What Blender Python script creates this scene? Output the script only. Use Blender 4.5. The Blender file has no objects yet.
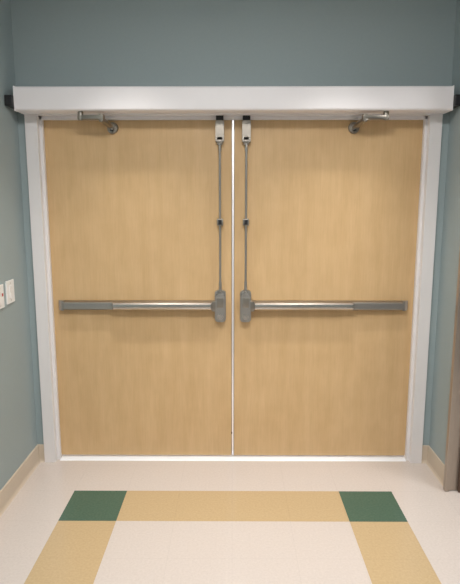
import bpy, bmesh, math
from mathutils import Vector, Matrix
S = bpy.context.scene
S.view_settings.view_transform = 'Standard'
S.view_settings.look = 'None'
S.view_settings.exposure = 0

def srgb(r, g, b):
    f = lambda c: (c/255/12.92) if c/255 <= 0.04045 else ((c/255+0.055)/1.055)**2.4
    return (f(r), f(g), f(b), 1)

# ---------------- materials ----------------
def mat(name, col, rough=0.5, metal=0.0, var=0.0, scale=20, bump=0.0, stretch=(1,1,1), spec=0.5):
    m = bpy.data.materials.new(name); m.use_nodes = True
    nt = m.node_tree; b = nt.nodes['Principled BSDF']
    b.inputs['Roughness'].default_value = rough
    b.inputs['Metallic'].default_value = metal
    b.inputs['Specular IOR Level'].default_value = spec
    tc = nt.nodes.new('ShaderNodeTexCoord'); mp = nt.nodes.new('ShaderNodeMapping')
    mp.inputs['Scale'].default_value = stretch
    nz = nt.nodes.new('ShaderNodeTexNoise'); nz.inputs['Scale'].default_value = scale
    nz.inputs['Detail'].default_value = 5
    nt.links.new(tc.outputs['Object'], mp.inputs[0]); nt.links.new(mp.outputs[0], nz.inputs[0])
    mx = nt.nodes.new('ShaderNodeMix'); mx.data_type = 'RGBA'
    mx.inputs[6].default_value = tuple(c*(1-var) for c in col[:3])+(1,)
    mx.inputs[7].default_value = tuple(min(1, c*(1+var)) for c in col[:3])+(1,)
    nt.links.new(nz.outputs[0], mx.inputs[0]); nt.links.new(mx.outputs[2], b.inputs['Base Color'])
    if bump:
        bp = nt.nodes.new('ShaderNodeBump'); bp.inputs['Strength'].default_value = bump
        bp.inputs['Distance'].default_value = 0.002
        nt.links.new(nz.outputs[0], bp.inputs['Height']); nt.links.new(bp.outputs[0], b.inputs['Normal'])
    return m

M_wall = mat('wall_paint', srgb(156,170,173), 0.6, var=0.03, scale=60, bump=0.08)
M_white = mat('white_paint', srgb(234,231,232), 0.4, var=0.01)
M_white2 = mat('white_enamel', srgb(244,241,244), 0.45, var=0.01)
M_base = mat('cove_base_vinyl', srgb(206,192,174), 0.45, var=0.03)
M_ceil = mat('ceiling_tile', srgb(225,225,220), 0.9, var=0.05, scale=120)
M_steel = mat('brushed_steel', srgb(208,202,196), 0.26, 1.0, var=0.06, scale=30, stretch=(1,30,30))
M_steelv = mat('brushed_steel_vertical', srgb(178,166,154), 0.32, 0.75, var=0.08, scale=30, stretch=(30,30,1))
M_steeld = mat('dull_steel', srgb(166,159,150), 0.36, 1.0, var=0.08, scale=30, stretch=(1,30,30))
M_alu = mat('satin_aluminium', srgb(184,181,177), 0.32, 0.9, var=0.05)
M_dark = mat('dark_metal', srgb(52,52,54), 0.5, 0.6, var=0.1)
M_plate = mat('switch_plastic', srgb(240,240,240), 0.35, var=0.01)
M_red = mat('red_indicator', srgb(190,40,40), 0.4)
M_brown = mat('brown_rubber', srgb(92,70,56), 0.5, var=0.1)
M_sill_glow = mat('sill_painted_glow', srgb(246,249,255), 0.3, 0.0, var=0.005)  # bluish white colour stands in for light shining under the doors

def wood():
    m = bpy.data.materials.new('maple_veneer'); m.use_nodes = True
    nt = m.node_tree; N = nt.nodes; L = nt.links; b = N['Principled BSDF']
    b.inputs['Roughness'].default_value = 0.36
    b.inputs['Specular IOR Level'].default_value = 0.4
    tc = N.new('ShaderNodeTexCoord')
    def nz(st, sc, det):
        mp = N.new('ShaderNodeMapping'); mp.inputs['Scale'].default_value = st
        n = N.new('ShaderNodeTexNoise'); n.inputs['Scale'].default_value = sc; n.inputs['Detail'].default_value = det
        L.new(tc.outputs['Object'], mp.inputs[0]); L.new(mp.outputs[0], n.inputs[0]); return n.outputs[0]
    a = nz((7,7,0.6), 2.5, 5); c = nz((34,34,1.6), 4, 4); d = nz((2.6,2.6,1.6), 4, 6)
    def ramp(src, p0, c0, p1, c1):
        r = N.new('ShaderNodeValToRGB'); e = r.color_ramp.elements
        e[0].position = p0; e[0].color = c0; e[1].position = p1; e[1].color = c1
        L.new(src, r.inputs[0]); return r.outputs[0]
    base = ramp(a, 0.25, srgb(211,177,131), 0.75, srgb(220,187,142))
    fine = ramp(c, 0.35, (0.955,0.945,0.93,1), 0.6, (1,1,1,1))
    mott = ramp(d, 0.35, (0.945,0.935,0.92,1), 0.62, (1.0,1.0,1.0,1))
    def mul(x, y):
        k = N.new('ShaderNodeMix'); k.data_type = 'RGBA'; k.blend_type = 'MULTIPLY'; k.inputs[0].default_value = 1
        L.new(x, k.inputs[6]); L.new(y, k.inputs[7]); return k.outputs[2]
    L.new(mul(mul(base, fine), mott), b.inputs['Base Color'])
    return m
M_wood = wood()

def floor_mat():
    m = bpy.data.materials.new('floor_tile_pattern'); m.use_nodes = True
    nt = m.node_tree; N = nt.nodes; L = nt.links; b = N['Principled BSDF']
    b.inputs['Roughness'].default_value = 0.2
    b.inputs['Specular IOR Level'].default_value = 0.5
    tc = N.new('ShaderNodeTexCoord'); sp = N.new('ShaderNodeSeparateXYZ'); L.new(tc.outputs['Object'], sp.inputs[0])
    def mt(op, a, c=None):
        n = N.new('ShaderNodeMath'); n.operation = op
        for i, v in enumerate((a, c)):
            if v is None: continue
            if isinstance(v, (int, float)): n.inputs[i].default_value = v
            else: L.new(v, n.inputs[i])
        return n.outputs[0]
    X = mt('ABSOLUTE', sp.outputs[0]); Y = sp.outputs[1]
    HW, T, Y0, Y1 = 0.918, 0.305, -0.414, -4.684
    inx = mt('LESS_THAN', X, HW); inx2 = mt('LESS_THAN', X, HW-T)
    iny = mt('MULTIPLY', mt('LESS_THAN', Y, Y0), mt('GREATER_THAN', Y, Y1))
    iny2 = mt('MULTIPLY', mt('LESS_THAN', Y, Y0-T), mt('GREATER_THAN', Y, Y1+T))
    outer = mt('MULTIPLY', inx, iny)
    inner = mt('MULTIPLY', inx2, iny2)
    border = mt('SUBTRACT', outer, inner)
    corner = mt('MULTIPLY', outer, mt('MULTIPLY', mt('SUBTRACT', 1.0, inx2), mt('SUBTRACT', 1.0, iny2)))
    def nz(sc, det=3):
        n = N.new('ShaderNodeTexNoise'); n.inputs['Scale'].default_value = sc; n.inputs['Detail'].default_value = det
        L.new(tc.outputs['Object'], n.inputs[0]); return n.outputs[0]
    def mix(f, A, B, mode='MIX'):
        k = N.new('ShaderNodeMix'); k.data_type = 'RGBA'; k.blend_type = mode
        for i, v in ((0, f), (6, A), (7, B)):
            if isinstance(v, (tuple, float)): k.inputs[i].default_value = v
            else: L.new(v, k.inputs[i])
        return k.outputs[2]
    n1 = nz(90, 6)
    cA = mix(n1, srgb(200,189,182), srgb(219,209,203))
    cY = mix(n1, srgb(183,158,120), srgb(206,181,143))
    cG = mix(n1, srgb(54,84,72), srgb(84,114,98))
    col = mix(border, cA, cY); col = mix(corner, col, cG)
    def seam(v, off):
        f = mt('FRACT', mt('DIVIDE', mt('ADD', v, off), T))
        return mt('LESS_THAN', mt('MINIMUM', f, mt('SUBTRACT', 1.0, f)), 0.006)
    s = mt('MAXIMUM', seam(sp.outputs[0], HW+10*T), seam(Y, -Y0+40*T))
    col = mix(mt('MULTIPLY', s, 0.06), col, (0.12,0.1,0.08,1))
    spk = N.new('ShaderNodeTexVoronoi'); spk.inputs['Scale'].default_value = 130
    L.new(tc.outputs['Object'], spk.inputs[0])
    dots = mt('LESS_THAN', spk.outputs['Distance'], 0.16)
    col = mix(mt('MULTIPLY', dots, 0.15), col, (0.25,0.2,0.16,1))
    L.new(col, b.inputs['Base Color'])
    return m
M_floor = floor_mat()

# ---------------- mesh helpers ----------------
def new_obj(name, bm, mats, parent=None, smooth=False):
    me = bpy.data.meshes.new(name); bm.to_mesh(me); bm.free()
    for m in (mats if isinstance(mats, (list, tuple)) else [mats]): me.materials.append(m)
    if smooth:
        for p in me.polygons: p.use_smooth = True
        try: me.set_sharp_from_angle(angle=math.radians(35))
        except Exception: pass
    o = bpy.data.objects.new(name, me); S.collection.objects.link(o)
    if parent: o.parent = parent
    return o

def add_box(bm, x0, x1, y0, y1, z0, z1, bev=0.0, seg=2, mi=0):
    t = bmesh.new()
    bmesh.ops.create_cube(t, size=1)
    for v in t.verts:
        v.co = Vector(((x0+x1)/2+v.co.x*abs(x1-x0), (y0+y1)/2+v.co.y*abs(y1-y0), (z0+z1)/2+v.co.z*abs(z1-z0)))
    if bev: bmesh.ops.bevel(t, geom=t.edges[:], offset=bev, segments=seg, affect='EDGES', profile=0.6)
    for f in t.faces: f.material_index = mi
    me = bpy.data.meshes.new('t'); t.to_mesh(me); t.free(); bm.from_mesh(me); bpy.data.meshes.remove(me)

def add_cyl(bm, p0, p1, r0, r1=None, seg=24, bev=0.0, mi=0):
    p0, p1 = Vector(p0), Vector(p1); r1 = r0 if r1 is None else r1
    t = bmesh.new(); d = p1-p0
    bmesh.ops.create_cone(t, cap_ends=True, segments=seg, radius1=r0, radius2=r1, depth=d.length)
    if bev:
        es = [e for e in t.edges if any(len(f.verts) > 4 for f in e.link_faces)]
        bmesh.ops.bevel(t, geom=es, offset=bev, segments=2, affect='EDGES')
    Mx = Matrix.Translation((p0+p1)/2) @ d.to_track_quat('Z', 'Y').to_matrix().to_4x4()
    bmesh.ops.transform(t, matrix=Mx, verts=t.verts)
    for f in t.faces: f.material_index = mi
    me = bpy.data.meshes.new('t'); t.to_mesh(me); t.free(); bm.from_mesh(me); bpy.data.meshes.remove(me)

def add_prism(bm, pts, axis, a0, a1, bev=0.0, mi=0):
    """extrude 2D pts along axis ('x': pts=(y,z); 'y': pts=(x,z); 'z': pts=(x,y))"""
    t = bmesh.new()
    def mk(p, a):
        return {'x': (a, p[0], p[1]), 'y': (p[0], a, p[1]), 'z': (p[0], p[1], a)}[axis]
    A = [t.verts.new(mk(p, a0)) for p in pts]; B = [t.verts.new(mk(p, a1)) for p in pts]
    t.faces.new(A); t.faces.new(B[::-1])
    n = len(pts)
    for i in range(n): t.faces.new((A[i], B[i], B[(i+1) % n], A[(i+1) % n]))
    bmesh.ops.recalc_face_normals(t, faces=t.faces[:])
    if bev: bmesh.ops.bevel(t, geom=t.edges[:], offset=bev, segments=2, affect='EDGES')
    for f in t.faces: f.material_index = mi
    me = bpy.data.meshes.new('t'); t.to_mesh(me); t.free(); bm.from_mesh(me); bpy.data.meshes.remove(me)

def boxes(name, lst, mats, parent=None, bev=0.0, smooth=False):
    bm = bmesh.new()
    for b in lst: add_box(bm, *b, bev=bev)
    return new_obj(name, bm, mats, parent, smooth)

def empty(name, loc=(0,0,0)):
    e = bpy.data.objects.new(name, None); e.empty_display_size = 0.1
    S.collection.objects.link(e); return e

# ---------------- room ----------------
W = 1.255; H = 2.95; YB = -0.05; YF = -6.5; XR = 3.4; Y2 = 2.6
boxes('floor', [(-3.4, XR+0.1, YF-0.1, Y2+0.1, -0.1, 0)], M_floor)
boxes('ceiling', [(-3.4, XR+0.1, YF-0.1, Y2+0.1, H, H+0.1)], M_ceil)
FO = 1.209
boxes('wall_back', [(-3.4, -FO+0.03, YB, 0.10, 0, H), (FO-0.03, XR+0.1, YB, 0.10, 0, H),
                    (-FO+0.03, FO-0.03, YB, 0.10, 2.17, H)], M_wall)
boxes('wall_left', [(-W-0.12, -W, YF, YB, 0, H)], M_wall)
boxes('wall_right', [(W, W+0.13, -0.40, YB, 0, H), (W, W+0.13, YF, -2.7, 0, H), (W, W+0.13, -2.7, -0.40, 2.5, H)], M_wall)
boxes('wall_alcove', [(XR, XR+0.1, YF, YB, 0, H)], M_wall)
boxes('wall_front', [(-3.4, XR+0.1, YF-0.1, YF, 0, H)], M_wall)
boxes('wall_beyond', [(-3.4, XR+0.1, Y2, Y2+0.1, 0, H), (-3.4, -3.3, 0.1, Y2, 0, H), (XR, XR+0.1, 0.1, Y2, 0, H)], M_white)

def cove(name, runs):
    bm = bmesh.new()
    for axis, wallpos, sgn, a0, a1 in runs:
        prof = [(0,0),(0.018,0),(0.012,0.006),(0.008,0.018),(0.007,0.112),(0.004,0.116),(0,0.116)]
        pts = [(wallpos+sgn*p, z) for p, z in prof]
        add_prism(bm, pts, 'y' if axis == 'y' else 'x', a0, a1)
    return new_obj(name, bm, M_base)
cove('baseboard_left', [('y', -W, 1, YF, YB)])
cove('baseboard_right', [('y', W, -1, -0.38, YB), ('y', W, -1, YF, -2.7)])
cove('baseboard_back', [('x', YB, -1, -W+0.008, -FO-0.001), ('x', YB, -1, FO+0.001, W-0.008)])

# ---------------- door frame ----------------
bm = bmesh.new()
for s in (-1, 1):
    a, b = sorted((s*1.137, s*FO)); add_box(bm, a, b, -0.068, 0.11, 0, 2.20, bev=0.002)
    a, b = sorted((s*1.119, s*1.140)); add_box(bm, a, b, -0.030, -0.002, 0, 2.15, bev=0.002)
add_box(bm, -1.137, 1.137, -0.068, 0.11, 2.148, 2.20, bev=0.002)
add_box(bm, -1.137, 1.137, -0.030, -0.002, 2.128, 2.150, bev=0.002)
new_obj('door_frame', bm, M_white)
bm = bmesh.new()
add_prism(bm, [(-0.042,0.0),(-0.036,0.004),(-0.010,0.008),(0.09,0.008),(0.10,0.0)], 'x', -1.118, 1.118)
new_obj('threshold_glow_strip', bm, M_sill_glow)  # sill strip coloured pale as the bright line of light below the leaves

# ---------------- doors ----------------
def door(name, s):
    root = empty(name)
    G = 0.0022
    a, b = sorted((s*G, s*1.133))
    boxes('leaf', [(a, b, 0.001, 0.046, 0.020, 2.143)], M_wood, root, bev=0.0015)
    a, b = sorted((s*G*0.6, s*(G+0.006)))
    boxes('edge_guard', [(a, b, -0.0015, 0.047, 0.021, 2.14)], M_alu, root)
    bm = bmesh.new()
    for z in (0.25, 1.05, 1.9):
        add_cyl(bm, (s*1.130, 0.05, z-0.055), (s*1.130, 0.05, z+0.055), 0.007, seg=12)
    new_obj('hinges', bm, M_alu, root, True)
    if s < 0:
        bm = bmesh.new()
        add_box(bm, -0.010, -0.003, -0.004, 0, 0.168, 0.182, bev=0.001)
        new_obj('edge_latch', bm, M_dark, root)
    return root
door('door_1', -1); door('door_2', 1)

# ---------------- exit devices ----------------
def exit_device(name, s):
    root = empty(name)
    zc = 1.02; cx = 0.078
    bm = bmesh.new()
    pr = [(0.0,-0.028),(-0.030,-0.028),(-0.040,-0.022),(-0.044,-0.012),(-0.044,0.012),(-0.040,0.022),(-0.030,0.028),(0.0,0.028)]
    a, b = sorted((s*0.112, s*1.045))
    add_prism(bm, [(y, zc+z) for y, z in pr], 'x', a, b, mi=0)
    new_obj('rail', bm, M_steeld, root, True)
    bm = bmesh.new()
    add_prism(bm, [(s*1.045, 0), (s*1.045, -0.046), (s*1.058, -0.044), (s*1.082, -0.018), (s*1.084, 0)], 'z', zc-0.030, zc+0.030, bev=0.002)
    new_obj('end_cap', bm, M_alu, root, True)
    bm = bmesh.new()
    pr = [(-0.030,-0.022),(-0.062,-0.022),(-0.071,-0.014),(-0.074,0.0),(-0.071,0.014),(-0.062,0.022),(-0.030,0.022)]
    a, b = sorted((s*0.135, s*0.735))
    add_prism(bm, [(y, zc+z) for y, z in pr], 'x', a, b)
    new_obj('touch_pad', bm, M_steel, root, True)
    bm = bmesh.new()
    a, b = sorted((s*0.735, s*0.742)); add_box(bm, a, b, -0.064, -0.03, zc-0.021, zc+0.021, bev=0.002)
    a, b = sorted((s*0.128, s*0.135)); add_box(bm, a, b, -0.064, -0.03, zc-0.021, zc+0.021, bev=0.002)
    new_obj('pad_end_guides', bm, M_steeld, root, True)
    a, b = sorted((s*0.745, s*1.043))
    boxes('filler_plate', [(a, b, -0.049, -0.04, zc-0.020, zc+0.020)], M_alu, root, bev=0.002)
    bm = bmesh.new()
    def stad(w, z0, z1, r):
        pts = []
        for cxx, czz, a0 in ((w-r, z1-r, 0), (-w+r, z1-r, 90), (-w+r, z0+r, 180), (w-r, z0+r, 270)):
            for k in range(7):
                t = math.radians(a0+k*15); pts.append((s*cx+cxx+r*math.cos(t), czz+r*math.sin(t)))
        return pts
    add_prism(bm, stad(0.034, 0.915, 1.115, 0.022), 'y', -0.03, 0.0, bev=0.002)
    add_prism(bm, stad(0.029, 0.925, 1.100, 0.024), 'y', -0.068, -0.03, bev=0.004)
    new_obj('chassis_cover', bm, M_alu, root, True)
    bm = bmesh.new()
    add_cyl(bm, (s*cx, -0.066, 0.957), (s*cx, -0.074, 0.957), 0.018, bev=0.002)
    add_cyl(bm, (s*cx, -0.074, 0.957), (s*cx, -0.077, 0.957), 0.008)
    new_obj('cylinder_dog', bm, M_steel, root, True)
    bm = bmesh.new()
    a, b = sorted((s*(cx+0.018), s*0.130)); add_box(bm, a, b, -0.058, -0.004, zc-0.032, zc+0.032, bev=0.004)
    a, b = sorted((s*(cx-0.02), s*(cx+0.02))); add_box(bm, a, b, -0.071, -0.066, zc-0.005, zc+0.055, bev=0.002)
    new_obj('chassis_neck', bm, M_steeld, root, True)
    bm = bmesh.new()
    add_cyl(bm, (s*cx, -0.030, 1.10), (s*cx, -0.030, 2.02), 0.0066)
    add_cyl(bm, (s*cx, -0.030, 1.11), (s*cx, -0.030, 1.17), 0.009)
    add_cyl(bm, (s*cx, -0.030, 1.95), (s*cx, -0.030, 2.01), 0.009)
    new_obj('vertical_rod', bm, M_alu, root, True)
    bm = bmesh.new()
    add_box(bm, s*cx-0.018, s*cx+0.018, -0.042, 0.0, 1.512, 1.552, bev=0.002)
    new_obj('rod_guide', bm, M_steeld, root, True)
    bm = bmesh.new()
    add_box(bm, s*cx-0.010, s*cx+0.010, -0.046, -0.042, 1.518, 1.546, bev=0.001)
    new_obj('rod_guide_clip', bm, M_dark, root, True)
    bm = bmesh.new()
    add_prism(bm, stad(0.025, 2.00, 2.122, 0.008), 'y', -0.044, 0.0, bev=0.003)
    add_prism(bm, [(0, 1.985), (-0.036, 1.985), (-0.044, 2.01), (-0.044, 2.03), (0, 2.03)], 'x', s*cx-0.016, s*cx+0.016, bev=0.002)
    add_cyl(bm, (s*cx, -0.044, 2.06), (s*cx, -0.048, 2.06), 0.006)
    new_obj('top_latch', bm, M_steeld, root, True)
    bm = bmesh.new()
    add_box(bm, s*cx-0.022, s*cx+0.022, -0.050, -0.031, 2.124, 2.150, bev=0.002)
    new_obj('strike', bm, M_dark, root, True)
    return root
exit_device('panic_exit_device', -1); exit_device('panic_exit_device.001', 1)

# ---------------- operator header ----------------
root = empty('door_operator_header')
bm = bmesh.new()
add_prism(bm, [(-0.0685, 2.155), (-0.192, 2.155), (-0.200, 2.163), (-0.200, 2.274), (-0.192, 2.282), (YB-0.0005, 2.282), (YB-0.0005, 2.2005), (-0.0685, 2.2005)], 'x', -FO, FO)
new_obj('cover', bm, M_white2, root)
bm = bmesh.new()
for s in (-1, 1):
    a, b = sorted((s*(FO), s*(FO+0.004))); add_box(bm, a, b, -0.203, YB-0.001, 2.152, 2.285, bev=0.001)
new_obj('end_plates', bm, M_white2, root)
bm = bmesh.new()
for s in (-1, 1):
    a, b = sorted((s*(FO+0.004), s*(W-0.001))); add_box(bm, a, b, -0.23, -0.07, 2.175, 2.232, bev=0.004)
new_obj('dark_end_blocks', bm, M_dark, root)  # dark blocks filling the space between header ends and side walls

# ---------------- operator arms ----------------
def arm(name, s):
    root = empty(name)
    P0 = Vector((s*0.860, -0.150, 2.122)); P1 = Vector((s*0.738, -0.165, 2.122)); P2 = Vector((s*0.712, -0.034, 2.083))
    bm = bmesh.new()
    add_cyl(bm, (P0.x, P0.y, 2.1545), (P0.x, P0.y, 2.108), 0.016, bev=0.002)
    def link(a, b, w, t):
        d = (b-a); L = d.length; q = d.to_track_quat('X', 'Z').to_matrix().to_4x4()
        tb = bmesh.new(); add_box(tb, -0.014, L+0.014, -w/2, w/2, -t/2, t/2, bev=0.004)
        bmesh.ops.transform(tb, matrix=Matrix.Translation(a) @ q, verts=tb.verts)
        me = bpy.data.meshes.new('t'); tb.to_mesh(me); tb.free(); bm.from_mesh(me); bpy.data.meshes.remove(me)
    link(P0, P1, 0.030, 0.024)
    link(P1+Vector((0,0,-0.012)), P2, 0.028, 0.020)
    add_cyl(bm, P1+Vector((0,0,-0.024)), P1+Vector((0,0,0.016)), 0.015, bev=0.002)
    new_obj('arm_links', bm, M_steeld, root, True)
    bm = bmesh.new()
    add_cyl(bm, (P2.x, 0.0, P2.z), (P2.x, -0.020, P2.z), 0.034, 0.030, bev=0.002)
    add_box(bm, P2.x-0.013, P2.x+0.013, -0.048, -0.016, P2.z-0.014, P2.z+0.014, bev=0.003)
    new_obj('door_shoe', bm, M_steeld, root, True)
    bm = bmesh.new()
    add_cyl(bm, (P2.x, -0.040, P2.z-0.020), (P2.x, -0.040, P2.z+0.016), 0.008)
    new_obj('pivot_pin', bm, M_dark, root, True)
arm('door_closer_arm', -1); arm('door_closer_arm.001', 1)

# ---------------- switches on left wall ----------------
def switch(name, yc, zc, red=False):
    root = empty(name)
    bm = bmesh.new(); add_box(bm, -W, -W+0.008, yc-0.052, yc+0.052, zc-0.064, zc+0.064, bev=0.002)
    new_obj('plate', bm, M_plate, root)
    bm = bmesh.new(); add_prism(bm, [(-W+0.006, zc-0.034), (-W+0.014, zc-0.034), (-W+0.009, zc), (-W+0.013, zc+0.034), (-W+0.006, zc+0.034)], 'y', yc-0.017, yc+0.017)
    new_obj('rocker', bm, M_plate, root)
    bm = bmesh.new()
    for z in (zc-0.048, zc+0.048): add_cyl(bm, (-W+0.006, yc, z), (-W+0.0095, yc, z), 0.003, seg=10)
    new_obj('screws', bm, M_alu, root)
    if red:
        bm = bmesh.new(); add_box(bm, -W+0.007, -W+0.0095, yc+0.025, yc+0.04, zc+0.0, zc+0.016)
        new_obj('indicator', bm, M_red, root)
switch('light_switch', -0.33, 1.157); switch('light_switch.001', -0.475, 1.15, True)

# ---------------- corner guard on right ----------------
bm = bmesh.new()
yj = -0.40
add_box(bm, W-0.004, W-0.0002, yj-0.003, yj+0.07, 0.004, 2.495, bev=0.001)
add_box(bm, W-0.004, W+0.136, yj-0.006, yj-0.001, 0.004, 2.495, bev=0.001)
add_box(bm, W-0.030, W-0.004, yj-0.018, yj+0.012, 0.002, 2.495, bev=0.003)
add_box(bm, W+0.045, W+0.060, yj-0.03, yj-0.006, 0.002, 2.495, bev=0.002, mi=1)
new_obj('corner_guard', bm, [M_steelv, M_brown])

# ---------------- lights ----------------
def troffer(name, x, y, sx, sy, power, col=(1,0.975,0.95), z=H):
    root = empty(name)
    bm = bmesh.new()
    t = 0.03
    for b in ((x-sx/2-t, x+sx/2+t, y-sy/2-t, y-sy/2), (x-sx/2-t, x+sx/2+t, y+sy/2, y+sy/2+t),
              (x-sx/2-t, x-sx/2, y-sy/2, y+sy/2), (x+sx/2, x+sx/2+t, y-sy/2, y+sy/2)):
        add_box(bm, *b, z-0.02, z-0.001)
    new_obj('trim_ring', bm, M_white, root)
    ld = bpy.data.lights.new('lamp', 'AREA'); ld.shape = 'RECTANGLE'; ld.size = sx; ld.size_y = sy
    ld.energy = power; ld.color = col
    lo = bpy.data.objects.new('lamp', ld); lo.location = (x, y, z-0.012); S.collection.objects.link(lo); lo.parent = root
def downlight(name, x, y, power, half, col=(1,0.95,0.88)):
    root = empty(name)
    bm = bmesh.new()
    n = 32; ro, ri = 0.095, 0.075
    pts = [(ro, H-0.001), (ro-0.003, H-0.006), (ri, H-0.006), (ri, H-0.001)]
    rings = [[bm.verts.new((x+r*math.cos(2*math.pi*i/n), y+r*math.sin(2*math.pi*i/n), z)) for i in range(n)] for r, z in pts]
    for k in range(4):
        A, B = rings[k], rings[(k+1) % 4]
        for i in range(n): bm.faces.new((A[i], A[(i+1) % n], B[(i+1) % n], B[i]))
    bmesh.ops.recalc_face_normals(bm, faces=bm.faces[:])
    new_obj('trim_ring', bm, M_white, root, True)
    ld = bpy.data.lights.new('lamp', 'SPOT'); ld.energy = power; ld.color = col
    ld.spot_size = math.radians(2*half); ld.spot_blend = 0.75; ld.shadow_soft_size = 0.07
    lo = bpy.data.objects.new('lamp', ld); lo.location = (x, y, H-0.01); S.collection.objects.link(lo); lo.parent = root
downlight('recessed_downlight', -0.58, -0.66, 84, 38)
downlight('recessed_downlight.001', 0.58, -0.66, 84, 38)
troffer('ceiling_light', 0, -2.2, 1.2, 0.6, 52)
troffer('ceiling_light.001', 0, -5.0, 1.2, 0.6, 30)
troffer('ceiling_light.002', 2.3, -1.6, 1.2, 0.6, 40)
troffer('ceiling_light.003', 0, 1.2, 1.2, 1.2, 200, (0.88,0.93,1.0))
w = bpy.data.worlds.new('world'); S.world = w; w.use_nodes = True
w.node_tree.nodes['Background'].inputs[0].default_value = (0.5,0.5,0.5,1)
w.node_tree.nodes['Background'].inputs[1].default_value = 0.1

# ---------------- camera ----------------
cd = bpy.data.cameras.new('camera'); cam = bpy.data.objects.new('camera', cd); S.collection.objects.link(cam)
cd.sensor_fit = 'VERTICAL'; cd.sensor_height = 36; cd.lens = 551/584*36
cam.location = (0, -3.374, 1.665)
cam.rotation_euler = (math.radians(90-9.5), 0, math.radians(0.31))
S.camera = cam
